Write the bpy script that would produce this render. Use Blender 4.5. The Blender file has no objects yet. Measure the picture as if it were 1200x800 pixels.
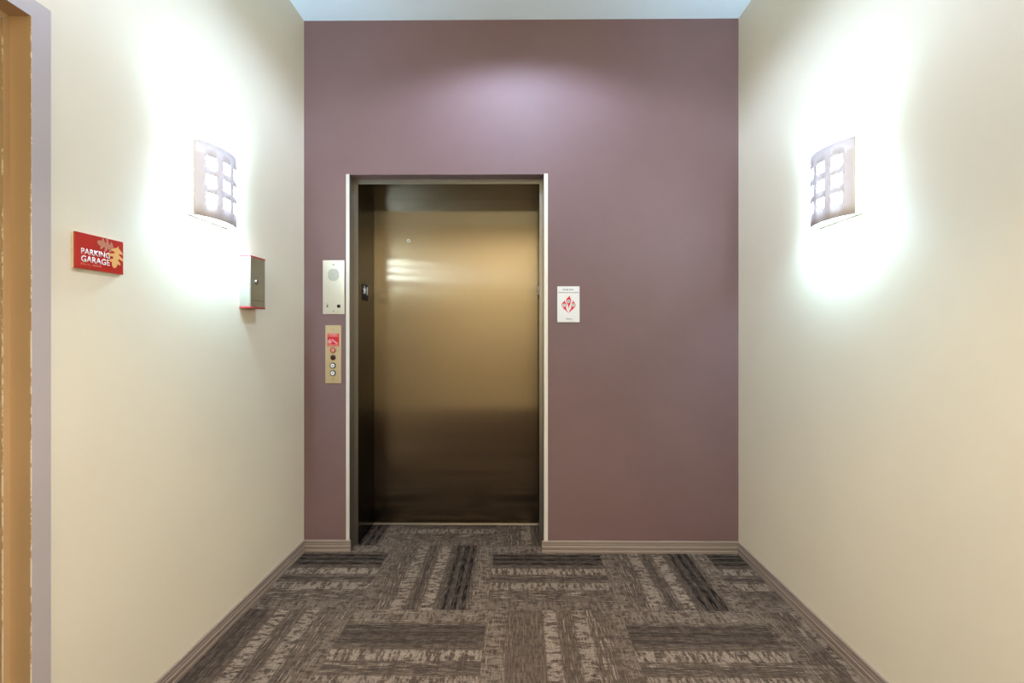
import bpy, bmesh, math, random
from mathutils import Matrix, Vector

S = bpy.context.scene
COL = S.collection

# ------------------------------------------------------------------ camera
cam_d = bpy.data.cameras.new('camera')
cam = bpy.data.objects.new('camera', cam_d)
COL.objects.link(cam)
cam_d.sensor_width = 36.0
cam_d.lens = 15.3
cam_d.shift_x = -4 / 1200
cam_d.shift_y = -8 / 1200
cam_d.clip_start = 0.01
cam.location = (0, 0, 1.243)
cam.rotation_euler = (math.pi / 2, 0, 4 / 510)
S.camera = cam

# ------------------------------------------------------------------ colour management, world
S.view_settings.view_transform = 'Standard'
S.view_settings.look = 'None'
S.view_settings.gamma = 1
S.view_settings.use_curve_mapping = False
S.view_settings.exposure = 0.0
S.cycles.use_denoising = True
S.cycles.max_bounces = 12
S.cycles.diffuse_bounces = 6
S.cycles.glossy_bounces = 6
S.cycles.sample_clamp_indirect = 8
W = bpy.data.worlds.new('world')
S.world = W
W.use_nodes = True
W.node_tree.nodes['Background'].inputs[0].default_value = (0.5, 0.55, 0.6, 1)
W.node_tree.nodes['Background'].inputs[1].default_value = 0.05

# lamp settings (watts, colour)
SCONCE_W, SCONCE_C = 9.8, (0.46, 0.77, 1.0)
DOWN_W, DOWN_C = 76.0, (0.56, 0.71, 1.0)
REAR_W, REAR_C = 640.0, (0.95, 1.0, 0.95)
FILL_W, FILL_C = 262.0, (1.0, 0.87, 0.73)

# ------------------------------------------------------------------ room measures (metres)
XL, XR, YB, YF, H = -1.234, 1.2525, 2.491, -1.55, 3.045
OXL, OXR, OZ = -0.975, 0.147, 2.16          # opening in the plum wall
JXL, JXR, JZ = -0.952, 0.123, 2.133         # elevator jambs
YJ, YD = 2.566, 2.852                       # jamb front, door face


# ------------------------------------------------------------------ materials
def lin(r, g, b):
    f = lambda c: (c / 255 / 12.92) if c <= 10.3 else ((c / 255 + 0.055) / 1.055) ** 2.4
    return (f(r), f(g), f(b), 1)


def mat(name, col, rough=0.5, metal=0.0, **kw):
    m = bpy.data.materials.new(name)
    m.use_nodes = True
    b = m.node_tree.nodes['Principled BSDF']
    b.inputs['Base Color'].default_value = col if len(col) == 4 else (*col, 1)
    b.inputs['Roughness'].default_value = rough
    b.inputs['Metallic'].default_value = metal
    for k, v in kw.items():
        b.inputs[k.replace('_', ' ')].default_value = v
    return m


class NT:
    """small helper to write node graphs"""
    def __init__(self, m):
        self.t = m.node_tree
        self.b = m.node_tree.nodes['Principled BSDF']

    def n(self, kind, **kw):
        x = self.t.nodes.new(kind)
        for k, v in kw.items():
            setattr(x, k, v)
        return x

    def put(self, sock, v):
        if hasattr(v, 'is_linked') or isinstance(v, bpy.types.NodeSocket):
            self.t.links.new(v, sock)
        else:
            sock.default_value = v

    def m(self, op, a, b=0.0, c=None, clamp=False):
        x = self.n('ShaderNodeMath', operation=op, use_clamp=clamp)
        self.put(x.inputs[0], a)
        self.put(x.inputs[1], b)
        if c is not None:
            self.put(x.inputs[2], c)
        return x.outputs[0]

    def mix(self, f, a, b):
        x = self.n('ShaderNodeMix', data_type='RGBA')
        self.put(x.inputs[0], f)
        self.put(x.inputs[6], a)
        self.put(x.inputs[7], b)
        return x.outputs[2]

    def xyz(self, x, y, z):
        c = self.n('ShaderNodeCombineXYZ')
        for i, v in enumerate((x, y, z)):
            self.put(c.inputs[i], v)
        return c.outputs[0]

    def noise(self, vec, scale, detail=2.0, rough=0.5):
        x = self.n('ShaderNodeTexNoise')
        if vec is not None:
            self.put(x.inputs['Vector'], vec)
        x.inputs['Scale'].default_value = scale
        x.inputs['Detail'].default_value = detail
        x.inputs['Roughness'].default_value = rough
        return x.outputs['Fac']

    def ramp(self, f, stops, interp='LINEAR'):
        x = self.n('ShaderNodeValToRGB')
        x.color_ramp.interpolation = interp
        e = x.color_ramp.elements
        while len(e) > 1:
            e.remove(e[-1])
        e[0].position = stops[0][0]
        c = stops[0][1]
        e[0].color = c if isinstance(c, tuple) else (c, c, c, 1)
        for p, c in stops[1:]:
            k = e.new(p)
            k.color = c if isinstance(c, tuple) else (c, c, c, 1)
        self.put(x.inputs[0], f)
        return x.outputs[0]

    def bump(self, h, strength, dist=0.001):
        x = self.n('ShaderNodeBump')
        x.inputs['Strength'].default_value = strength
        x.inputs['Distance'].default_value = dist
        self.put(x.inputs['Height'], h)
        self.t.links.new(x.outputs[0], self.b.inputs['Normal'])

    def pos(self):
        return self.n('ShaderNodeNewGeometry').outputs['Position']

    def base(self, v):
        self.put(self.b.inputs['Base Color'], v)


def paint(name, col, rough=0.5, blotch=0.05, bump=0.12):
    m = mat(name, col, rough)
    t = NT(m)
    p = t.pos()
    n1 = t.noise(p, 2.3, 4, 0.6)
    c2 = tuple(c * (1 - blotch * 2) for c in col[:3]) + (1,)
    c1 = tuple(min(1, c * (1 + blotch)) for c in col[:3]) + (1,)
    t.base(t.mix(t.ramp(n1, [(0.3, 0.0), (0.7, 1.0)]), c2, c1))
    t.bump(t.noise(p, 260, 3), bump, 0.0012)
    return m


M = {}
M['cream'] = paint('cream_wall_paint', lin(228, 218, 196), 0.5, 0.015, 0.10)
M['plum'] = paint('plum_wall_paint', lin(120, 93, 93), 0.62, 0.035, 0.12)
M['tan_wall'] = paint('tan_wall_paint', lin(222, 200, 160), 0.5, 0.02)
M['ceiling'] = paint('ceiling_paint', lin(232, 244, 255), 0.7, 0.01)
M['taupe'] = paint('taupe_baseboard', lin(142, 126, 115), 0.42, 0.04, 0.05)
M['frame_grey'] = paint('lilac_grey_frame_paint', lin(182, 171, 170), 0.4, 0.03, 0.05)
M['frame_tan'] = paint('tan_frame_paint', lin(198, 168, 134), 0.4, 0.03, 0.05)
M['dark'] = mat('dark_void', lin(20, 20, 20), 0.8)
M['black'] = mat('black_plastic', lin(12, 12, 13), 0.55, Specular_IOR_Level=0.25)
M['ink'] = mat('dark_ink', lin(40, 40, 52), 0.6)
M['white'] = mat('white_plastic', lin(240, 240, 240), 0.4)
M['offwhite'] = mat('white_sign_board', lin(232, 232, 234), 0.35)
M['red'] = mat('red_sign_acrylic', lin(180, 46, 36), 0.25)
M['red_label'] = mat('red_sticker', lin(196, 22, 34), 0.4)
M['red_ink'] = mat('red_ink', lin(205, 20, 34), 0.5)
M['red_rubber'] = mat('red_cap', lin(185, 50, 55), 0.4)
M['leaf_tan'] = mat('tan_leaf_print', lin(226, 170, 100), 0.45)
M['leaf_grey'] = mat('grey_brown_leaf_print', lin(186, 118, 88), 0.45)
M['leaf_vein'] = mat('leaf_vein', lin(206, 140, 74), 0.5)
M['clear'] = mat('pale_acrylic_edge', lin(235, 225, 200), 0.25)
M['lens_red'] = mat('dark_red_lens', lin(58, 8, 10), 0.25)
M['key_red'] = mat('red_key_ring', lin(150, 45, 30), 0.35)
M['key_face'] = mat('pale_red_key_face', lin(235, 170, 150), 0.35)
M['screw'] = mat('screw_steel', lin(120, 120, 118), 0.35, 1.0)
M['satin'] = mat('satin_steel', lin(196, 194, 188), 0.34, 1.0)
M['panel_steel'] = mat('brushed_panel_steel', lin(214, 208, 194), 0.42, 0.85)
M['brass_panel'] = mat('brushed_call_plate', lin(206, 188, 154), 0.42, 0.8)
M['guard'] = mat('satin_corner_steel', lin(226, 222, 216), 0.45, 0.25)
M['chrome'] = mat('polished_lock', lin(200, 200, 200), 0.15, 1.0)
M['plate_white'] = mat('white_lamp_plate', lin(236, 238, 234), 0.5)
M['bulb'] = mat('lamp_bulb', (1, 1, 1, 1), 0.4)
M['bulb'].node_tree.nodes['Principled BSDF'].inputs['Emission Color'].default_value = (0.8, 0.95, 1, 1)
M['bulb'].node_tree.nodes['Principled BSDF'].inputs['Emission Strength'].default_value = 70
M['lens'] = mat('downlight_lens', (1, 1, 1, 1), 0.4)
M['lens'].node_tree.nodes['Principled BSDF'].inputs['Emission Color'].default_value = (1, 0.97, 0.95, 1)
M['lens'].node_tree.nodes['Principled BSDF'].inputs['Emission Strength'].default_value = 5


def m_diffuser():
    m = bpy.data.materials.new('opal_diffuser')
    m.use_nodes = True
    t = m.node_tree
    b = t.nodes['Principled BSDF']
    b.inputs['Base Color'].default_value = (0.95, 0.95, 0.97, 1)
    b.inputs['Roughness'].default_value = 0.5
    b.inputs['Emission Color'].default_value = (0.62, 0.85, 1.0, 1)
    b.inputs['Emission Strength'].default_value = 115.0
    tr = t.nodes.new('ShaderNodeBsdfTranslucent')
    tr.inputs[0].default_value = (0.9, 0.95, 1, 1)
    mx = t.nodes.new('ShaderNodeMixShader')
    mx.inputs[0].default_value = 0.35
    t.links.new(b.outputs[0], mx.inputs[1])
    t.links.new(tr.outputs[0], mx.inputs[2])
    t.links.new(mx.outputs[0], t.nodes['Material Output'].inputs[0])
    return m


M['diffuser'] = m_diffuser()


def m_shade():
    m = mat('pearl_shade_sheet', lin(236, 226, 228), 0.3)
    t = m.node_tree
    tr = t.nodes.new('ShaderNodeBsdfTranslucent')
    tr.inputs[0].default_value = (0.75, 0.85, 1, 1)
    mx = t.nodes.new('ShaderNodeMixShader')
    mx.inputs[0].default_value = 0.035
    t.links.new(t.nodes['Principled BSDF'].outputs[0], mx.inputs[1])
    t.links.new(tr.outputs[0], mx.inputs[2])
    t.links.new(mx.outputs[0], t.nodes['Material Output'].inputs[0])
    return m


M['shade'] = m_shade()


def m_brushed(name, col, rough, aniso, rot, grain=0.05, wide=0.0):
    m = mat(name, col, rough, 1.0)
    t = NT(m)
    t.b.inputs['Anisotropic'].default_value = aniso
    t.b.inputs['Anisotropic Rotation'].default_value = rot
    tg = t.n('ShaderNodeTangent', direction_type='UV_MAP')
    t.t.links.new(tg.outputs[0], t.b.inputs['Tangent'])
    p = t.pos()
    mp = t.n('ShaderNodeMapping')
    mp.inputs['Scale'].default_value = (900, 900, 6)
    t.put(mp.inputs['Vector'], p)
    g = t.noise(mp.outputs[0], 1.0, 2)
    r = t.m('ADD', t.m('MULTIPLY', t.m('SUBTRACT', g, 0.5), grain * 2), rough)
    big = t.noise(p, 3.0, 4, 0.65)
    r2 = t.m('ADD', r, t.m('MULTIPLY', t.m('SUBTRACT', big, 0.5), 0.06))
    t.put(t.b.inputs['Roughness'], r2)
    if wide:
        gl = t.n('ShaderNodeBsdfAnisotropic')
        gl.inputs['Color'].default_value = col
        gl.inputs['Roughness'].default_value = 0.23
        gl.inputs['Anisotropy'].default_value = 0.78
        gl.inputs['Rotation'].default_value = 0.25
        t.t.links.new(tg.outputs[0], gl.inputs['Tangent'])
        mx = t.n('ShaderNodeMixShader')
        mx.inputs[0].default_value = wide
        t.t.links.new(t.b.outputs[0], mx.inputs[1])
        t.t.links.new(gl.outputs[0], mx.inputs[2])
        t.t.links.new(mx.outputs[0], t.t.nodes['Material Output'].inputs[0])
    return m


M['door_steel'] = m_brushed('brushed_door_steel', lin(142, 129, 111), 0.16, 1.0, 0.0, 0.05, 0.7)
M['jamb_steel'] = m_brushed('brushed_jamb_steel', lin(66, 66, 67), 0.2, 0.9, 0.0)
M['baked_edge'] = mat('baked_edge_steel', lin(142, 138, 134), 0.36, 0.9)  # light baked into the tone: lit on frame fronts, shaded on guard returns


def m_chipped():
    m = mat('chipped_frame_edge', lin(176, 132, 88), 0.5)
    t = NT(m)
    p = t.pos()
    mp = t.n('ShaderNodeMapping')
    mp.inputs['Scale'].default_value = (60, 60, 22)
    t.put(mp.inputs['Vector'], p)
    n = t.noise(mp.outputs[0], 1.0, 5, 0.75)
    z = t.n('ShaderNodeSeparateXYZ')
    t.put(z.inputs[0], p)
    # wear from trolleys: more chips low down on the frame
    wear = t.ramp(t.m('DIVIDE', z.outputs[2], 2.1), [(0.0, 0.09), (0.55, 0.06), (0.75, 0.0), (1.0, 0.0)])
    k = t.ramp(t.m('ADD', n, wear), [(0.53, 0.0), (0.57, 1.0)])
    t.base(t.mix(k, lin(190, 160, 126), lin(236, 222, 200)))
    return m


M['chipped'] = m_chipped()


def m_carpet():
    T, X0, Y0 = 0.5985, -0.143, 1.964
    m = mat('carpet_tiles', lin(95, 80, 70), 0.95)
    t = NT(m)
    t.b.inputs['Specular IOR Level'].default_value = 0.1
    sp = t.n('ShaderNodeSeparateXYZ')
    t.put(sp.inputs[0], t.pos())
    gx = t.m('DIVIDE', t.m('SUBTRACT', sp.outputs[0], X0), T)
    gy = t.m('DIVIDE', t.m('SUBTRACT', sp.outputs[1], Y0), T)
    i, j = t.m('FLOOR', gx), t.m('FLOOR', gy)
    lx, ly = t.m('FRACT', gx), t.m('FRACT', gy)
    par = t.m('FLOORED_MODULO', t.m('ADD', i, j), 2.0)      # 0: stripes along X, 1: stripes along Y
    wn = t.n('ShaderNodeTexWhiteNoise', noise_dimensions='3D')
    t.put(wn.inputs['Vector'], t.xyz(i, j, 3.7))
    h = wn.outputs['Value']
    # across the stripes (s) and along them (u)
    s_h, s_v = t.m('SUBTRACT', 1.0, ly), t.m('SUBTRACT', 1.0, lx)
    s0 = t.m('ADD', t.m('MULTIPLY', par, s_v), t.m('MULTIPLY', t.m('SUBTRACT', 1.0, par), s_h))
    u = t.m('ADD', t.m('MULTIPLY', par, ly), t.m('MULTIPLY', t.m('SUBTRACT', 1.0, par), lx))
    # a tile laid the other way round
    is2 = t.m('COMPARE', i, -2.0, 0.1)
    low = t.m('COMPARE', j, -1.0, 0.1)
    mid = t.m('COMPARE', i, 0.0, 0.1)
    flip = t.m('MAXIMUM', t.m('MULTIPLY', is2, low), t.m('MULTIPLY', mid, low))
    s = t.m('ADD', t.m('MULTIPLY', flip, t.m('SUBTRACT', 1.0, s0)), t.m('MULTIPLY', t.m('SUBTRACT', 1.0, flip), s0))
    ofs = t.m('MULTIPLY', h, 40.0)
    # how black the black bands of this tile are
    kb = t.m('SUBTRACT', 1.0, t.m('ADD', t.m('MULTIPLY', low, 0.45), t.m('MULTIPLY', t.m('MULTIPLY', low, mid), 0.65)), clamp=True)
    blackband = t.ramp(s, [(0.0, 0), (0.17, 0), (0.18, 0.95), (0.205, 0.95), (0.215, 0.25), (0.235, 0.25), (0.245, 1), (0.275, 1), (0.285, 0.25), (0.315, 0.25), (0.325, 0.9), (0.35, 0.9), (0.36, 0), (0.555, 0), (0.56, 0.45), (0.59, 0.45), (0.60, 0), (0.93, 0), (1, 0)])
    shadeband = t.ramp(s, [(0.0, 0.35), (0.15, 0.45), (0.18, 0.8), (0.38, 0.8), (0.41, 0.25), (0.55, 0.35), (0.6, 0.5), (0.64, 0.3), (0.78, 0.45), (0.9, 0.35), (1.0, 0.4)])
    blob = t.ramp(s, [(0.0, 0.35), (0.04, 0.55), (0.12, 0.55), (0.16, 0.1), (0.41, 0.1), (0.425, 1), (0.505, 1), (0.52, 0.12), (0.63, 0.12), (0.645, 0.85), (0.73, 0.85), (0.745, 0.15), (0.88, 0.2), (0.93, 0.45), (1.0, 0.35)])
    thin = t.ramp(s, [(0.0, 0.8), (0.15, 0.7), (0.2, 0.25), (0.38, 0.35), (0.5, 0.4), (0.52, 0.75), (0.64, 0.55), (0.75, 0.9), (0.86, 0.8), (0.9, 0.5), (1.0, 0.7)])
    # yarn: long dashes running with the stripes
    v1 = t.xyz(t.m('MULTIPLY', s, 95.0), t.m('ADD', t.m('MULTIPLY', u, 7.0), ofs), ofs)
    yarn = t.noise(v1, 1.0, 1.5, 0.6)
    dash = t.ramp(yarn, [(0.56, 0.0), (0.64, 1.0)])
    v2 = t.xyz(t.m('MULTIPLY', s, 12.0), t.m('ADD', t.m('MULTIPLY', u, 34.0), ofs), ofs)
    patch = t.ramp(t.noise(v2, 1.0, 2.5, 0.7), [(0.43, 0.0), (0.55, 1.0)])
    v3 = t.xyz(t.m('MULTIPLY', s, 150.0), t.m('MULTIPLY', u, 150.0), ofs)
    fine = t.noise(v3, 1.0, 2, 0.7)
    v4 = t.xyz(t.m('MULTIPLY', s, 70.0), t.m('ADD', t.m('MULTIPLY', u, 9.0), ofs), 9.0)
    blk = t.ramp(t.noise(v4, 1.0, 1.5), [(0.46, 0.0), (0.56, 1.0)])
    rib = t.noise(t.xyz(t.m('MULTIPLY', s, 3.0), t.m('MULTIPLY', u, 95.0), ofs), 1.0, 1.0)
    light = t.m('MAXIMUM', t.m('MULTIPLY', t.m('MULTIPLY', patch, blob), t.ramp(fine, [(0.36, 0.15), (0.56, 1.0)])), t.m('MULTIPLY', t.m('MULTIPLY', dash, thin), t.ramp(rib, [(0.35, 0.25), (0.55, 0.95)])), clamp=True)
    weave = t.noise(t.xyz(t.m('MULTIPLY', s, 170.0), t.m('ADD', t.m('MULTIPLY', u, 14.0), ofs), 2.0), 1.0, 1.0)
    base = t.mix(t.m('MULTIPLY', shadeband, kb), lin(78, 64, 54), lin(56, 46, 41))
    base = t.mix(t.ramp(fine, [(0.35, 0.0), (0.65, 0.7)]), base, lin(46, 38, 33))
    base = t.mix(t.ramp(weave, [(0.46, 0.0), (0.64, 0.6)]), base, lin(104, 89, 77))
    c = t.mix(t.m('MULTIPLY', light, 0.8), base, lin(160, 143, 127))
    c = t.mix(t.m('MULTIPLY', t.m('MULTIPLY', blackband, t.m('ADD', 0.42, t.m('MULTIPLY', blk, 0.6))), kb, clamp=True), c, lin(20, 18, 18))
    t.base(c)
    t.bump(t.m('ADD', fine, t.m('MULTIPLY', light, 0.5)), 0.6, 0.003)
    return m


M['carpet'] = m_carpet()


# ------------------------------------------------------------------ mesh helpers
class MB:
    def __init__(self):
        self.bm = bmesh.new()

    def box(self, x0, x1, y0, y1, z0, z1, mi=0):
        v = [self.bm.verts.new((x, y, z)) for z in (z0, z1) for y in (y0, y1) for x in (x0, x1)]
        for q in ((0, 2, 3, 1), (4, 5, 7, 6), (0, 1, 5, 4), (2, 6, 7, 3), (0, 4, 6, 2), (1, 3, 7, 5)):
            f = self.bm.faces.new([v[k] for k in q])
            f.material_index = mi
        return self

    def prism(self, pts, z0, z1, mi=0, to=None):
        """polygon in local xy from z0 to z1; to() maps a point"""
        to = to or (lambda x, y, z: (x, y, z))
        a = [self.bm.verts.new(to(x, y, z0)) for x, y in pts]
        b = [self.bm.verts.new(to(x, y, z1)) for x, y in pts]
        n = len(pts)
        fs = [self.bm.faces.new(a[::-1]), self.bm.faces.new(b)]
        for k in range(n):
            fs.append(self.bm.faces.new((a[k], a[(k + 1) % n], b[(k + 1) % n], b[k])))
        for f in fs:
            f.material_index = mi
        return self

    def disc(self, cx, cy, r, z0, z1, n=24, mi=0):
        return self.prism([(cx + r * math.cos(2 * math.pi * k / n), cy + r * math.sin(2 * math.pi * k / n)) for k in range(n)], z0, z1, mi)

    def ring(self, cx, cy, r0, r1, z0, z1, n=28, mi=0):
        rows = []
        for r, z in ((r0, z0), (r1, z0), (r1, z1), (r0, z1)):
            rows.append([self.bm.verts.new((cx + r * math.cos(2 * math.pi * k / n), cy + r * math.sin(2 * math.pi * k / n), z)) for k in range(n)])
        for a in range(4):
            A, B = rows[a], rows[(a + 1) % 4]
            for k in range(n):
                f = self.bm.faces.new((A[k], A[(k + 1) % n], B[(k + 1) % n], B[k]))
                f.material_index = mi
        return self

    def lathe(self, prof, n=24, cx=0, cy=0):
        rows = [[self.bm.verts.new((cx + r * math.cos(2 * math.pi * k / n), cy + r * math.sin(2 * math.pi * k / n), z)) for k in range(n)] for r, z in prof]
        for A, B in zip(rows, rows[1:]):
            for k in range(n):
                self.bm.faces.new((A[k], A[(k + 1) % n], B[(k + 1) % n], B[k]))
        self.bm.faces.new(rows[0][::-1])
        self.bm.faces.new(rows[-1])
        return self

    def build(self, name, mats, parent=None, bevel=0.0, smooth=False, seg=2):
        bm = self.bm
        bmesh.ops.recalc_face_normals(bm, faces=bm.faces)
        me = bpy.data.meshes.new(name)
        bm.to_mesh(me)
        bm.free()
        uv = me.uv_layers.new(name='UVMap')
        for p in me.polygons:
            nx, ny, nz = (abs(c) for c in p.normal)
            for li in p.loop_indices:
                c = me.vertices[me.loops[li].vertex_index].co
                # u runs sideways, v runs up on every upright face
                uv.data[li].uv = (c.y, c.z) if nx > max(ny, nz) else ((c.x, c.z) if ny > nz else (c.x, c.y))
            if smooth:
                p.use_smooth = True
        for m_ in (mats if isinstance(mats, (list, tuple)) else [mats]):
            me.materials.append(m_)
        o = bpy.data.objects.new(name, me)
        COL.objects.link(o)
        if parent is not None:
            o.parent = parent
        if bevel:
            b = o.modifiers.new('bevel', 'BEVEL')
            b.width = bevel
            b.segments = seg
            b.limit_method = 'ANGLE'
        return o


def tag(o, label, cat, group=None):
    o['label'] = label
    o['category'] = cat
    if group:
        o['group'] = group
    return o


def struct(o):
    o['kind'] = 'structure'
    return o


# local x = reading direction, y = up, z = out of the surface
ROT = {
    'left': Matrix(((0, 0, 1), (1, 0, 0), (0, 1, 0))),       # surface facing +X
    'right': Matrix(((0, 0, -1), (-1, 0, 0), (0, 1, 0))),    # surface facing -X
    'back': Matrix(((1, 0, 0), (0, 0, -1), (0, 1, 0))),      # surface facing -Y
    'up': Matrix(((1, 0, 0), (0, -1, 0), (0, 0, -1))),       # hanging from the ceiling, facing down
}


def thing(name, label, cat, loc, side=None, group=None):
    o = bpy.data.objects.new(name, None)
    o.empty_display_size = 0.05
    COL.objects.link(o)
    o.location = loc
    if side:
        o.rotation_euler = ROT[side].to_euler()
    return tag(o, label, cat, group)


def lettering(name, lines, m, parent, bold=0.0, depth=0.0004):
    """one part per line: (text, x, y, z, height of capitals, width or None, align)"""
    for ln in lines:
        letter_line(name, [ln], m, parent, bold, depth)


def letter_line(name, lines, m, parent, bold, depth):
    bm = bmesh.new()
    for txt, x, y, z, cap, width, align in lines:
        cu = bpy.data.curves.new('t', 'FONT')
        cu.body = txt
        cu.size = 1.0
        cu.offset = bold
        cu.resolution_u = 3
        ob = bpy.data.objects.new('t', cu)
        me = bpy.data.meshes.new_from_object(ob)
        xs = [v.co.x for v in me.vertices]
        x0, x1 = min(xs), max(xs)
        sy = cap / 0.73
        sx = (width / (x1 - x0)) if width else sy
        w = (x1 - x0) * sx
        left = x if align == 'L' else x - w / 2
        me.transform(Matrix.Translation((left, y, z)) @ Matrix.Diagonal((sx, sy, 1, 1)) @ Matrix.Translation((-x0, 0, 0)))
        bm.from_mesh(me)
        bpy.data.objects.remove(ob)
        bpy.data.meshes.remove(me)
        bpy.data.curves.remove(cu)
    r = bmesh.ops.extrude_face_region(bm, geom=bm.faces[:])
    bmesh.ops.translate(bm, vec=(0, 0, depth), verts=[g for g in r['geom'] if isinstance(g, bmesh.types.BMVert)])
    mb = MB()
    mb.bm.free()
    mb.bm = bm
    return mb.build(name, m, parent)


# ------------------------------------------------------------------ the room shell
DY0, DY1, DZ = 0.175, 1.1309, 2.0905        # outer edges of the left doorway frame
struct(MB().box(XL - 1.6, XR + 0.12, YF - 0.12, YD + 0.25, -0.08, 0).build('floor', M['carpet']))
struct(MB().box(XL - 1.6, XR + 0.12, YF - 0.12, YB + 0.075, H, H + 0.1).build('ceiling', M['ceiling']))
mb = MB()
mb.box(XL - 0.14, XL, YF - 0.12, DY0 + 0.01, 0, H)
mb.box(XL - 0.14, XL, DY1 - 0.01, YB + 0.075, 0, H)
mb.box(XL - 0.14, XL, DY0 + 0.01, DY1 - 0.01, DZ - 0.01, H)
struct(mb.build('wall_left', M['cream']))
struct(MB().box(XR, XR + 0.12, YF - 0.12, YB + 0.075, 0, H).build('wall_right', M['cream']))
struct(MB().box(XL, XR, YF - 0.12, YF, 0, H).build('wall_front', M['tan_wall']))
mb = MB()
mb.box(XL, OXL, YB, YB + 0.075, 0, H)
mb.box(OXR, XR, YB, YB + 0.075, 0, H)
mb.box(OXL, OXR, YB, YB + 0.075, OZ, H)
struct(mb.build('wall_back', M['plum']))
# what lies beyond the left doorway: a plain tan vestibule
mb = MB()
bx0, bx1 = XL - 1.5, XL - 0.14
mb.box(bx0 - 0.1, bx0, -0.6, 1.9, 0, 2.6)
mb.box(bx0, bx1, -0.7, -0.6, 0, 2.6)
mb.box(bx0, bx1, 1.9, 2.0, 0, 2.6)
mb.box(bx0, bx1, -0.6, 1.9, 2.6, 2.7)
struct(mb.build('wall_beyond', M['tan_wall']))

# ribbed baseboards
PROF = [(0, 0), (0.013, 0), (0.013, 0.010), (0.0115, 0.014), (0.0095, 0.0155), (0.0095, 0.0185), (0.0115, 0.020),
        (0.0118, 0.034), (0.0095, 0.0375), (0.0075, 0.0385), (0.0075, 0.0415), (0.0095, 0.043), (0.0095, 0.047),
        (0.0070, 0.0485), (0.0070, 0.0515), (0.0088, 0.053), (0.0085, 0.062), (0.0065, 0.0655), (0, 0.066)]
g = 0.013
struct(MB().prism(PROF, DY1, YB, 0, lambda d, z, s: (XL + d, s, z)).build('baseboard_left', M['taupe']))
struct(MB().prism(PROF, YF, DY0, 0, lambda d, z, s: (XL + d, s, z)).build('baseboard_left_rear', M['taupe']))
struct(MB().prism(PROF, YF, YB, 0, lambda d, z, s: (XR - d, s, z)).build('baseboard_right', M['taupe']))
struct(MB().prism(PROF, XL + g * .6, OXL + 0.012, 0, lambda d, z, s: (s, YB - d, z)).build('baseboard_back_left', M['taupe']))
struct(MB().prism(PROF, OXR - 0.014, XR - g * .6, 0, lambda d, z, s: (s, YB - d, z)).build('baseboard_back_right', M['taupe']))

# ------------------------------------------------------------------ metal door frame at the left edge
fr = thing('door_frame', 'lilac-grey metal door frame with worn tan inner faces, in the left wall beside the red sign', 'door frame', (XL, DY1, 0))
PX = 0.008                                    # frame face stands proud of the wall
FW, RB, ST = 0.047, 0.045, 0.016              # face width, rabbet depth, stop height


def frame_profile(mb, p0, p1, q0, q1, r0, r1, to):
    """hollow-metal profile, a = towards the opening, b = depth into the wall; the face runs p0..p1, rabbet q0..q1, stop r0..r1"""
    def strip(a0, a1, b0, b1, mi, s0, s1):
        mb.prism([(a0, b0), (a1, b0), (a1, b1), (a0, b1)], s0, s1, mi, to)
    strip(0, FW - 0.0018, -PX, 0.004, 0, p0, p1)                        # grey face
    strip(FW - 0.0018, FW, -PX - 0.0003, -PX + 0.002, 2, q0, q1)        # chipped corner edge
    strip(FW - 0.0018, FW, -PX + 0.002, 0.004, 1, q0, q1)
    strip(0, FW, 0.004, RB, 1, q0, q1)                                  # tan rabbet
    strip(FW - 0.001, FW + ST, RB, 0.142, 1, r0, r1)                    # stop
    strip(FW + ST - 0.0015, FW + ST + 0.0003, RB - 0.0003, RB + 0.002, 2, r0, r1)


SETS = [M['frame_grey'], M['frame_tan'], M['chipped']]
zi, zs = DZ - FW + 0.0005, DZ - FW - ST + 0.0005
mb = MB()
frame_profile(mb, 0, DZ, 0, zi, 0, zs, lambda a, b, s: (-b, -a, s))
mb.build('jamb', SETS, fr)
mb = MB()
frame_profile(mb, 0, DZ, 0, zi, 0, zs, lambda a, b, s: (-b, DY0 - DY1 + a, s))
mb.build('jamb', SETS, fr)
mb = MB()
sp = DY0 - DY1
frame_profile(mb, sp + FW - 0.0018, -FW + 0.0018, sp + FW - 0.0018, -FW + 0.0018, sp + FW, -FW, lambda a, b, s: (-b, s, DZ - a))
mb.build('head', [M['frame_grey'], M['frame_tan'], M['frame_grey']], fr)

# ------------------------------------------------------------------ elevator entrance
tag(MB().box(OXL - 0.016, OXL + 0.003, YB - 0.003, YB, 0.05, OZ + 0.003).box(OXL, OXL + 0.003, YB, YJ, 0.0, OZ, 1).build('corner_guard', [M['guard'], M['baked_edge']]),  # return gets a darker steel than the face, painting its shade
    'bright thin steel corner strip on the plum wall left of the elevator opening', 'corner guard', 'steel strips at the elevator opening')
tag(MB().box(OXR - 0.003, OXR + 0.019, YB - 0.003, YB, 0.05, OZ + 0.003).box(OXR - 0.003, OXR, YB, YJ, 0.0, OZ, 1).build('corner_guard', [M['guard'], M['baked_edge']]),  # same painted shade on this return
    'bright thin steel corner strip on the plum wall right of the elevator opening', 'corner guard', 'steel strips at the elevator opening')

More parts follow.
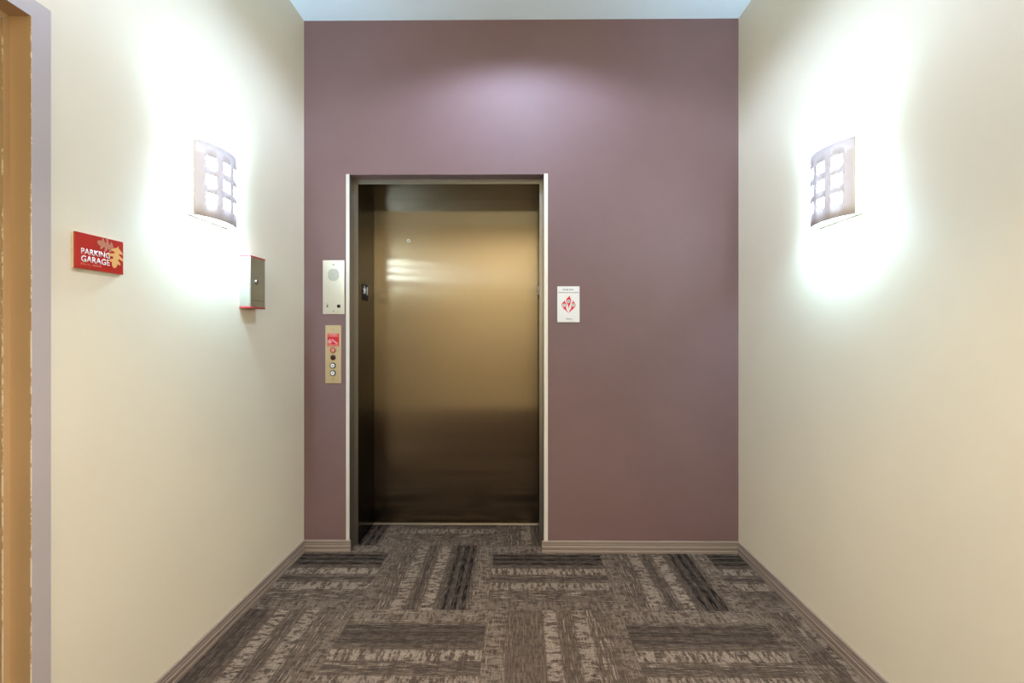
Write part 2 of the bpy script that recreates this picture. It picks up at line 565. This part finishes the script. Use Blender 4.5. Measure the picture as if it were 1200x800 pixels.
ef = thing('elevator_frame', 'dark brushed steel frame of deep jambs and header around the elevator door', 'elevator frame', (0, YJ, 0))
MB().box(OXL - 0.05, JXL, 0.003, YD - YJ + 0.05, 0, JZ + 0.06).box(OXL - 0.05, JXL + 0.001, 0, 0.003, 0, JZ + 0.06, 1).build('jamb', [M['jamb_steel'], M['baked_edge']], ef)  # front strip in a lighter steel paints the reflected sconce light
MB().box(JXR, OXR + 0.05, 0.003, YD - YJ + 0.05, 0, JZ + 0.06).box(JXR - 0.001, OXR + 0.05, 0, 0.003, 0, JZ + 0.06, 1).build('jamb', [M['jamb_steel'], M['baked_edge']], ef)
MB().box(JXL, JXR, 0.003, YD - YJ - 0.003, JZ, JZ + 0.06).box(JXL, JXR, 0, 0.003, JZ - 0.001, JZ + 0.06, 1).build('header', [M['jamb_steel'], M['baked_edge']], ef)  # header front also painted lighter for the reflected light
struct(MB().box(OXL - 0.05, OXR + 0.05, YD + 0.06, YD + 0.16, 0, JZ + 0.2).build('wall_shaft', M['dark']))

ed = tag(MB().box(JXL + 0.001, JXR - 0.001, YD, YD + 0.032, 0.006, JZ + 0.04).build('elevator_door', M['door_steel']),
         'closed single-panel brushed steel elevator door reflecting golden light', 'elevator door')
k = MB().ring(0, 0, 0.0045, 0.011, 0, 0.0012).build('keyhole_ring', M['satin'], ed)
k.matrix_local = Matrix.Translation((-0.7228, YD, 1.8593)) @ ROT['back'].to_4x4()
k = MB().disc(0, 0, 0.0046, 0, 0.0007).build('keyhole', M['black'], ed)
k.matrix_local = Matrix.Translation((-0.7228, YD, 1.8593)) @ ROT['back'].to_4x4()
tag(MB().box(JXL, JXR, YD - 0.012, YD + 0.03, 0.0, 0.005).build('elevator_sill', M['satin'], None, 0.001),
    'thin metal sill strip along the foot of the elevator door', 'sill')


def star(r, R, cx, cy):
    return [(cx + (R if k % 2 == 0 else r) * math.sin(math.pi * k / 5), cy + (R if k % 2 == 0 else r) * math.cos(math.pi * k / 5)) for k in range(10)]


for side, x, lab in (('left', JXL, 'small black floor plate with white star and numeral on the left elevator jamb'),
                     ('right', JXR, 'small black floor plate seen edge-on on the right elevator jamb')):
    t = thing('floor_plate', lab, 'sign', (x, 2.686, 1.504), side, 'floor plates on the elevator jambs')
    MB().box(-0.05, 0.05, -0.05, 0.05, 0, 0.002).build('plate', M['black'], t, 0.0008)
    MB().prism(star(0.0115, 0.030, -0.014, 0.012), 0.002, 0.003).build('star', M['white'], t)
    lettering('numeral', [('1', 0.032, -0.013, 0.002, 0.05, None, 'C')], M['white'], t, 0.03, 0.001)
    mb = MB()
    for a, b in ((0, 0), (1, 0), (0, 1), (3, 0), (3, 1), (3, 2)):
        mb.disc(-0.016 + a * 0.006, -0.030 - b * 0.005, 0.0011, 0.002, 0.0026, 10)
    mb.build('braille', M['black'], t)

# ------------------------------------------------------------------ intercom panel
ic = thing('intercom_panel', 'upper steel intercom panel with speaker holes, left of the elevator', 'intercom', (-1.0622, YB, 1.515), 'back')
MB().box(-0.0625, 0.0625, -0.1545, 0.1545, 0, 0.004).build('plate', M['panel_steel'], ic, 0.0012)
mb = MB()
for r in range(-5, 6):
    n = 9 - abs(r) // 1 // 2 - (abs(r) % 2 == 1)
    n = {0: 7, 1: 6, 2: 7, 3: 6, 4: 5, 5: 4}[abs(r)]
    for q in range(n):
        mb.disc((q - (n - 1) / 2) * 0.0098, 0.071 + r * 0.0062, 0.0029, 0.004, 0.0045, 8)
mb.build('speaker_grille', mat('grille_holes', lin(92, 96, 98), 0.6), ic)
MB().disc(0, 0.129, 0.0042, 0.004, 0.006, 14).build('screw', M['screw'], ic)
MB().prism([(-0.042, -0.113), (-0.029, -0.113), (-0.0355, -0.100)], 0.004, 0.0048).build('indicator', M['black'], ic)
MB().box(-0.045, -0.026, -0.0975, -0.0955, 0.004, 0.0045).build('indicator_mark', M['screw'], ic)
MB().box(0.021, 0.039, -0.118, -0.100, 0.004, 0.007).build('push_button', M['black'], ic, 0.001)
MB().disc(0, -0.137, 0.0035, 0.004, 0.0055, 12).build('screw', M['screw'], ic)

# ------------------------------------------------------------------ hall call panel
cp = thing('call_panel', 'narrow brass-toned call button panel with a red sticker, below the intercom panel', 'elevator call panel', (-1.0646, YB, 1.1303), 'back')
MB().box(-0.0455, 0.0455, -0.1666, 0.1666, 0, 0.004).build('plate', M['brass_panel'], cp, 0.0012)
st = MB().box(-0.033, 0.034, 0.046, 0.119, 0.004, 0.0046).build('sticker', M['red_label'], cp)
lettering('lettering', [('IN FIRE EMERGENCY', 0.0005, 0.1105, 0.0046, 0.0055, 0.058, 'C'), ('DO NOT USE ELEVATOR', 0.0005, 0.101, 0.0046, 0.0055, 0.056, 'C'),
                        ('USE EXIT STAIRS', 0.0005, 0.049, 0.0046, 0.007, 0.058, 'C')], mat('pink_white_ink', lin(250, 205, 205), 0.5), st, 0.012, 0.0003)
mb = MB()
PB = M['pk'] = mat('pale_pink_print', lin(225, 150, 160), 0.5)
pts = [(-0.030, 0.060)]
for q in range(6):                                 # a flight of steps going down to the right
    pts += [(-0.004 + q * 0.0055, 0.0885 - q * 0.0045), (-0.004 + (q + 1) * 0.0055, 0.0885 - q * 0.0045)]
stair = [(-0.008, 0.0885)]
for q in range(6):
    stair += [(-0.008 + (q + 1) * 0.0058, 0.0885 - q * 0.0042), (-0.008 + (q + 1) * 0.0058, 0.0885 - (q + 1) * 0.0042)]
stair += [(0.0268, 0.0593), (0.018, 0.0593), (-0.008, 0.080)]
mb.prism(stair, 0.0046, 0.005)
mb.build('stair_symbol', PB, st)
MB().prism([(-0.029, 0.062), (-0.011, 0.062), (-0.008, 0.072), (-0.010, 0.082), (-0.014, 0.078), (-0.017, 0.092), (-0.022, 0.082), (-0.026, 0.087), (-0.030, 0.074)], 0.0046, 0.005).build('flame_symbol', PB, st)
ks = MB().ring(0.0, 0.0245, 0.010, 0.0155, 0.004, 0.009).build('key_switch', M['key_red'], cp)
MB().disc(0.0, 0.0245, 0.010, 0.004, 0.0075).build('key_face', M['key_face'], ks)
MB().box(-0.0022, 0.0012, 0.018, 0.030, 0.0075, 0.0082).build('key_slot', M['key_red'], ks)
MB().lathe([(0.0155, 0.004), (0.0155, 0.006), (0.012, 0.009), (0.004, 0.0105)], 24, 0, -0.0185).build('indicator_lens', M['lens_red'], cp, 0, True)
for cy_, up in ((-0.0645, 1), (-0.1075, -1)):
    b = MB().ring(-0.001, cy_, 0.0115, 0.0165, 0.004, 0.008).build('call_button', M['black'], cp)
    MB().disc(-0.001, cy_, 0.0115, 0.004, 0.0092).build('button_face', M['white'], b)
    MB().prism([(-0.0065, cy_ - 0.0035 * up), (0.0045, cy_ - 0.0035 * up), (-0.001, cy_ + 0.005 * up)], 0.0092, 0.0098).build('arrow', M['black'], b)
MB().disc(0, 0.141, 0.003, 0.004, 0.0052, 12).build('screw', M['screw'], cp)
MB().disc(0, -0.1425, 0.003, 0.004, 0.0052, 12).build('screw', M['screw'], cp)

# ------------------------------------------------------------------ white sign with the three flames
ws = thing('wall_sign', 'small white sign with a red three-flame emblem on the plum wall right of the elevator', 'sign', (0.2832, YB, 1.4163), 'back')
MB().box(-0.0635, 0.0635, -0.1025, 0.1025, 0, 0.006).build('panel', M['offwhite'], ws, 0.0012)
lettering('lettering', [('Smoke Free', -0.002, 0.080, 0.006, 0.0095, 0.060, 'C'), ('Community for all our guests', 0, 0.0645, 0.006, 0.0075, 0.117, 'C'),
                        ('Welcome', 0.003, -0.0865, 0.006, 0.008, 0.034, 'C')], M['ink'], ws, 0.012, 0.0003)


def flame(pts):
    return MB().prism(pts, 0.006, 0.0066)


fm = {}
fm['mid'] = [(0.007, 0.049), (0.0095, 0.038), (0.014, 0.028), (0.016, 0.017), (0.012, 0.006), (0.006, -0.006), (0.002, -0.018), (-0.003, -0.028),
             (-0.0005, -0.015), (-0.004, -0.002), (-0.011, 0.008), (-0.0145, 0.019), (-0.011, 0.031), (-0.002, 0.040)]
fm['left'] = [(-0.022, 0.024), (-0.0195, 0.014), (-0.013, 0.004), (-0.012, -0.008), (-0.0145, -0.020), (-0.012, -0.031), (-0.005, -0.041), (-0.001, -0.050),
              (-0.011, -0.040), (-0.026, -0.026), (-0.036, -0.014), (-0.040, -0.004), (-0.036, 0.006), (-0.028, 0.014)]
fm['right'] = [(0.028, 0.026), (0.030, 0.015), (0.037, 0.006), (0.042, -0.004), (0.039, -0.014), (0.027, -0.026), (0.012, -0.040), (0.001, -0.052),
               (0.006, -0.038), (0.013, -0.027), (0.0165, -0.016), (0.0165, -0.006), (0.019, 0.006), (0.025, 0.015)]
em = flame(fm['mid']).build('flame', M['red_ink'], ws)
e2 = flame(fm['left']).build('flame', M['red_ink'], ws)
e3 = flame(fm['right']).build('flame', M['red_ink'], ws)
for o, (cx, cy_), ch in ((em, (0.0005, 0.0165), 'G'), (e2, (-0.026, -0.006), 'C'), (e3, (0.0285, -0.005), 'O')):
    MB().disc(cx, cy_, 0.0098, 0.0066, 0.007).build('disc', M['offwhite'], o)
    lettering('letter', [(ch, cx, cy_ - 0.006, 0.007, 0.012, None, 'C')], M['ink'], o, 0.03, 0.0003)

# ------------------------------------------------------------------ PARKING GARAGE sign
ps = thing('parking_sign', 'red sign reading PARKING GARAGE with oak leaves on the left cream wall', 'sign', (XL, 1.2654, 1.479), 'left')
SW, SH = 0.0735, 0.0505
MB().box(-SW, SW, -SH, SH, 0.004, 0.0085).build('panel', M['red'], ps, 0.0008)
MB().box(-SW + 0.001, SW - 0.001, -SH - 0.0008, SH - 0.001, 0.0, 0.004).build('backing', M['clear'], ps)
ZT = 0.0085
lettering('lettering', [('PARKING', -0.0565, -0.0085, ZT, 0.0170, 0.0860, 'L'), ('GARAGE', -0.0565, -0.0298, ZT, 0.0175, 0.0850, 'L')], M['white'], ps, 0.010, 0.0002)
mb = MB()
random.seed(4)
for w, x0 in ((7, -0.0565), (6, -0.022)):
    for c in range(w):
        for a in range(2):
            for b in range(3):
                if random.random() < 0.5:
                    mb.disc(x0 + c * 0.0046 + a * 0.0018, -0.0345 - b * 0.0018, 0.0007, ZT, ZT + 0.0005, 8)
mb.build('braille', M['key_face'], ps)


def oak_leaf(L, Wd, cx, cy, ang, z, h):
    half = [(0.0, 0.02), (0.08, 0.10), (0.14, 0.34), (0.22, 0.62), (0.30, 0.70), (0.30, 0.30), (0.36, 0.26), (0.46, 0.80), (0.54, 1.0), (0.57, 0.86),
            (0.53, 0.36), (0.60, 0.28), (0.70, 0.66), (0.78, 0.70), (0.78, 0.34), (0.86, 0.30), (0.94, 0.24), (1.0, 0.0)]
    pts = [(a * L - L / 2, b * Wd / 2) for a, b in half] + [(a * L - L / 2, -b * Wd / 2) for a, b in reversed(half[:-1])]
    ca, sa = math.cos(ang), math.sin(ang)
    return MB().prism([(cx + x * ca - y * sa, cy + x * sa + y * ca) for x, y in pts], z, z + h)


oak_leaf(0.057, 0.048, 0.0175, 0.0285, math.radians(168), ZT, 0.0004).build('leaf', M['leaf_grey'], ps)['label'] = 'grey-brown oak leaf print'
lf = oak_leaf(0.070, 0.054, 0.0485, -0.0005, math.radians(-102), ZT + 0.0005, 0.0004).build('leaf', M['leaf_tan'], ps)
lf['label'] = 'golden tan oak leaf print'

# ------------------------------------------------------------------ steel box with red caps
sb = thing('steel_box', 'small stainless steel box with a round lock and red edges on the left cream wall', 'lock box', (XL, 1.968, 1.478), 'left')
BW, BH, BD = 0.0555, 0.1165, 0.049
MB().box(-BW, BW, -BH + 0.006, BH - 0.006, 0, BD - 0.004).build('body', mat('box_steel', lin(168, 162, 150), 0.45, 0.6), sb, 0.0015)
dr = MB().box(-BW + 0.0005, BW - 0.0005, -BH + 0.006, BH - 0.006, BD - 0.0035, BD).build('front_plate', mat('box_front_steel', lin(176, 184, 186), 0.3, 1.0), sb, 0.001)
MB().lathe([(0.011, BD), (0.011, BD + 0.003), (0.0085, BD + 0.006), (0.003, BD + 0.0065)], 20, -0.012, 0.002).build('lock', M['chrome'], dr, 0, True)
MB().box(-0.0125, -0.0095, -0.004, 0.008, BD + 0.0063, BD + 0.0068).build('key_slot', M['black'], dr)
mb = MB()
for q in range(9):
    mb.box(-0.047 + q * 0.0105, -0.047 + q * 0.0105 + 0.0075, -0.0835, -0.0805, BD, BD + 0.0004)
mb.build('engraving', M['screw'], dr)
MB().box(-BW - 0.001, BW + 0.001, BH - 0.006, BH, 0, BD + 0.001).build('cap', M['red_rubber'], sb, 0.001)
MB().box(-BW - 0.001, BW + 0.001, -BH, -BH + 0.006, 0, BD + 0.001).build('cap', M['red_rubber'], sb, 0.001)


# ------------------------------------------------------------------ wall sconces
def arc_pt(a, R, off):
    return (R * math.sin(a), R * math.cos(a) + off)


def sconce(loc, side, label):
    t = thing('wall_sconce', label, 'wall lamp', loc, side, 'curved wall sconces')
    CW, HH, D0, PHI = 0.243, 0.285, 0.030, math.radians(40)
    R = CW / 2 / math.sin(PHI)
    off = D0 - R * math.cos(PHI)
    # backplate: shallow open tray on the wall
    mb = MB()
    mb.box(-0.112, 0.112, -0.138, 0.093, 0, 0.004)
    mb.box(-0.112, 0.112, -0.138, -0.1355, 0.004, 0.013)
    mb.build('back_plate', M['plate_white'], t)
    # post that carries the shade
    MB().lathe([(0.012, 0.004), (0.012, 0.008), (0.005, 0.010), (0.005, D0 + 0.040)], 16).build('post', M['plate_white'], t, 0, True)
    # shade: curved sheet with nine square windows
    arc = 2 * PHI * R
    sq, gap = 0.041, 0.0285
    marg = (arc - 3 * sq - 2 * gap) / 2
    cuts_u = [0]
    for q in range(3):
        cuts_u += [marg + q * (sq + gap), marg + q * (sq + gap) + sq]
    cuts_u.append(arc)
    mv = (HH - 3 * sq - 2 * gap) / 2
    cuts_v = [0]
    for q in range(3):
        cuts_v += [mv + q * (sq + gap), mv + q * (sq + gap) + sq]
    cuts_v.append(HH)
    us, win = [], []
    for k in range(7):
        n = 4
        for q in range(n):
            us.append(cuts_u[k] + (cuts_u[k + 1] - cuts_u[k]) * q / n)
            win.append(k % 2 == 1)
    us.append(arc)
    bm = bmesh.new()
    grid = []
    for u in us:
        x, z = arc_pt(u / R - PHI, R, off)
        grid.append([bm.verts.new((x, v - HH / 2, z)) for v in cuts_v])
    for a in range(len(us) - 1):
        for b in range(7):
            if win[a] and b % 2 == 1:
                continue
            bm.faces.new((grid[a][b], grid[a + 1][b], grid[a + 1][b + 1], grid[a][b + 1]))
    bmesh.ops.delete(bm, geom=[v for v in bm.verts if not v.link_faces], context='VERTS')
    mb = MB()
    mb.bm.free()
    mb.bm = bm
    o = mb.build('shade', M['shade'], t, 0, True)
    s = o.modifiers.new('sheet', 'SOLIDIFY')
    s.thickness = 0.0022
    s.offset = 1
    # opal sheet behind the windows
    bm = bmesh.new()
    rows = []
    n = 24
    for q in range(n + 1):
        x, z = arc_pt(-PHI * 0.86 + 2 * PHI * 0.86 * q / n, R - 0.005, off)
        rows.append([bm.verts.new((x, y, z)) for y in (-HH / 2 + 0.02, HH / 2 - 0.02)])
    for q in range(n):
        bm.faces.new((rows[q][0], rows[q + 1][0], rows[q + 1][1], rows[q][1]))
    mb = MB()
    mb.bm.free()
    mb.bm = bm
    o = mb.build('diffuser', M['diffuser'], t, 0, True)
    # lamps: two short tubes lying across the plate
    for sy in (0.045, -0.045):
        mb = MB().lathe([(0.004, -0.07), (0.008, -0.068), (0.008, 0.068), (0.004, 0.07)], 14)
        b = mb.build('bulb', M['bulb'], t, 0, True)
        b.matrix_local = Matrix.Translation((0, sy, 0.024)) @ Matrix.Rotation(math.pi / 2, 4, 'Y')
        L = bpy.data.lights.new('bulb_light', 'AREA')
        L.shape = 'RECTANGLE'
        L.size, L.size_y = 0.10, 0.03
        L.energy = SCONCE_W * 0.80
        L.color = SCONCE_C
        lo = bpy.data.objects.new('bulb_light', L)
        COL.objects.link(lo)
        lo.parent = t
        # throws light up / down out of the open ends
        lo.matrix_local = Matrix.Translation((0, sy * 2.2, 0.044)) @ Matrix.Rotation(-math.pi / 2 if sy < 0 else math.pi / 2, 4, 'X')
    for sy in (0.045, -0.045):
        L = bpy.data.lights.new('bulb_light', 'POINT')
        L.shadow_soft_size = 0.012
        L.energy = SCONCE_W * 0.30
        L.color = SCONCE_C
        lo = bpy.data.objects.new('bulb_light', L)
        COL.objects.link(lo)
        lo.parent = t
        lo.location = (0, sy, 0.048)
    return t


sconce((XL, 1.7195, 1.829), 'left', 'lit curved sconce with nine square windows on the left wall, above the steel box')
sconce((XR, 1.7085, 1.823), 'right', 'lit curved sconce with nine square windows on the bare right wall')


# ------------------------------------------------------------------ recessed ceiling lamps, one of them an added fill
def downlight(loc, watts, colour, size, blend, label, tilt=0.0):
    t = thing('ceiling_downlight', label, 'ceiling lamp', loc, 'up', 'recessed ceiling lamps')
    MB().ring(0, 0, 0.075, 0.095, 0, 0.006).build('trim_ring', M['white'], t)
    MB().disc(0, 0, 0.075, 0.0005, 0.002).build('lens', M['lens'], t)
    L = bpy.data.lights.new('downlight_beam', 'SPOT')
    L.energy = watts
    L.color = colour
    L.spot_size = math.radians(size)
    L.spot_blend = blend
    L.shadow_soft_size = 0.05
    lo = bpy.data.objects.new('downlight_beam', L)
    COL.objects.link(lo)
    lo.parent = t
    lo.matrix_local = Matrix.Translation((0, 0, 0.055)) @ Matrix.Rotation(math.pi - tilt, 4, 'X')
    return t


downlight((0.0, 1.76, H), DOWN_W, DOWN_C, 157, 0.35, 'round recessed ceiling lamp close to the plum elevator wall')
downlight((0.0, 0.65, H), FILL_W, FILL_C, 94, 0.9, 'added round fill lamp over the middle of the lobby')  # unseen lamp added to brighten the side walls
downlight((0.0, 0.05, H), REAR_W, REAR_C, 100, 0.8, 'round recessed ceiling lamp that washes the tan rear wall', math.radians(48))
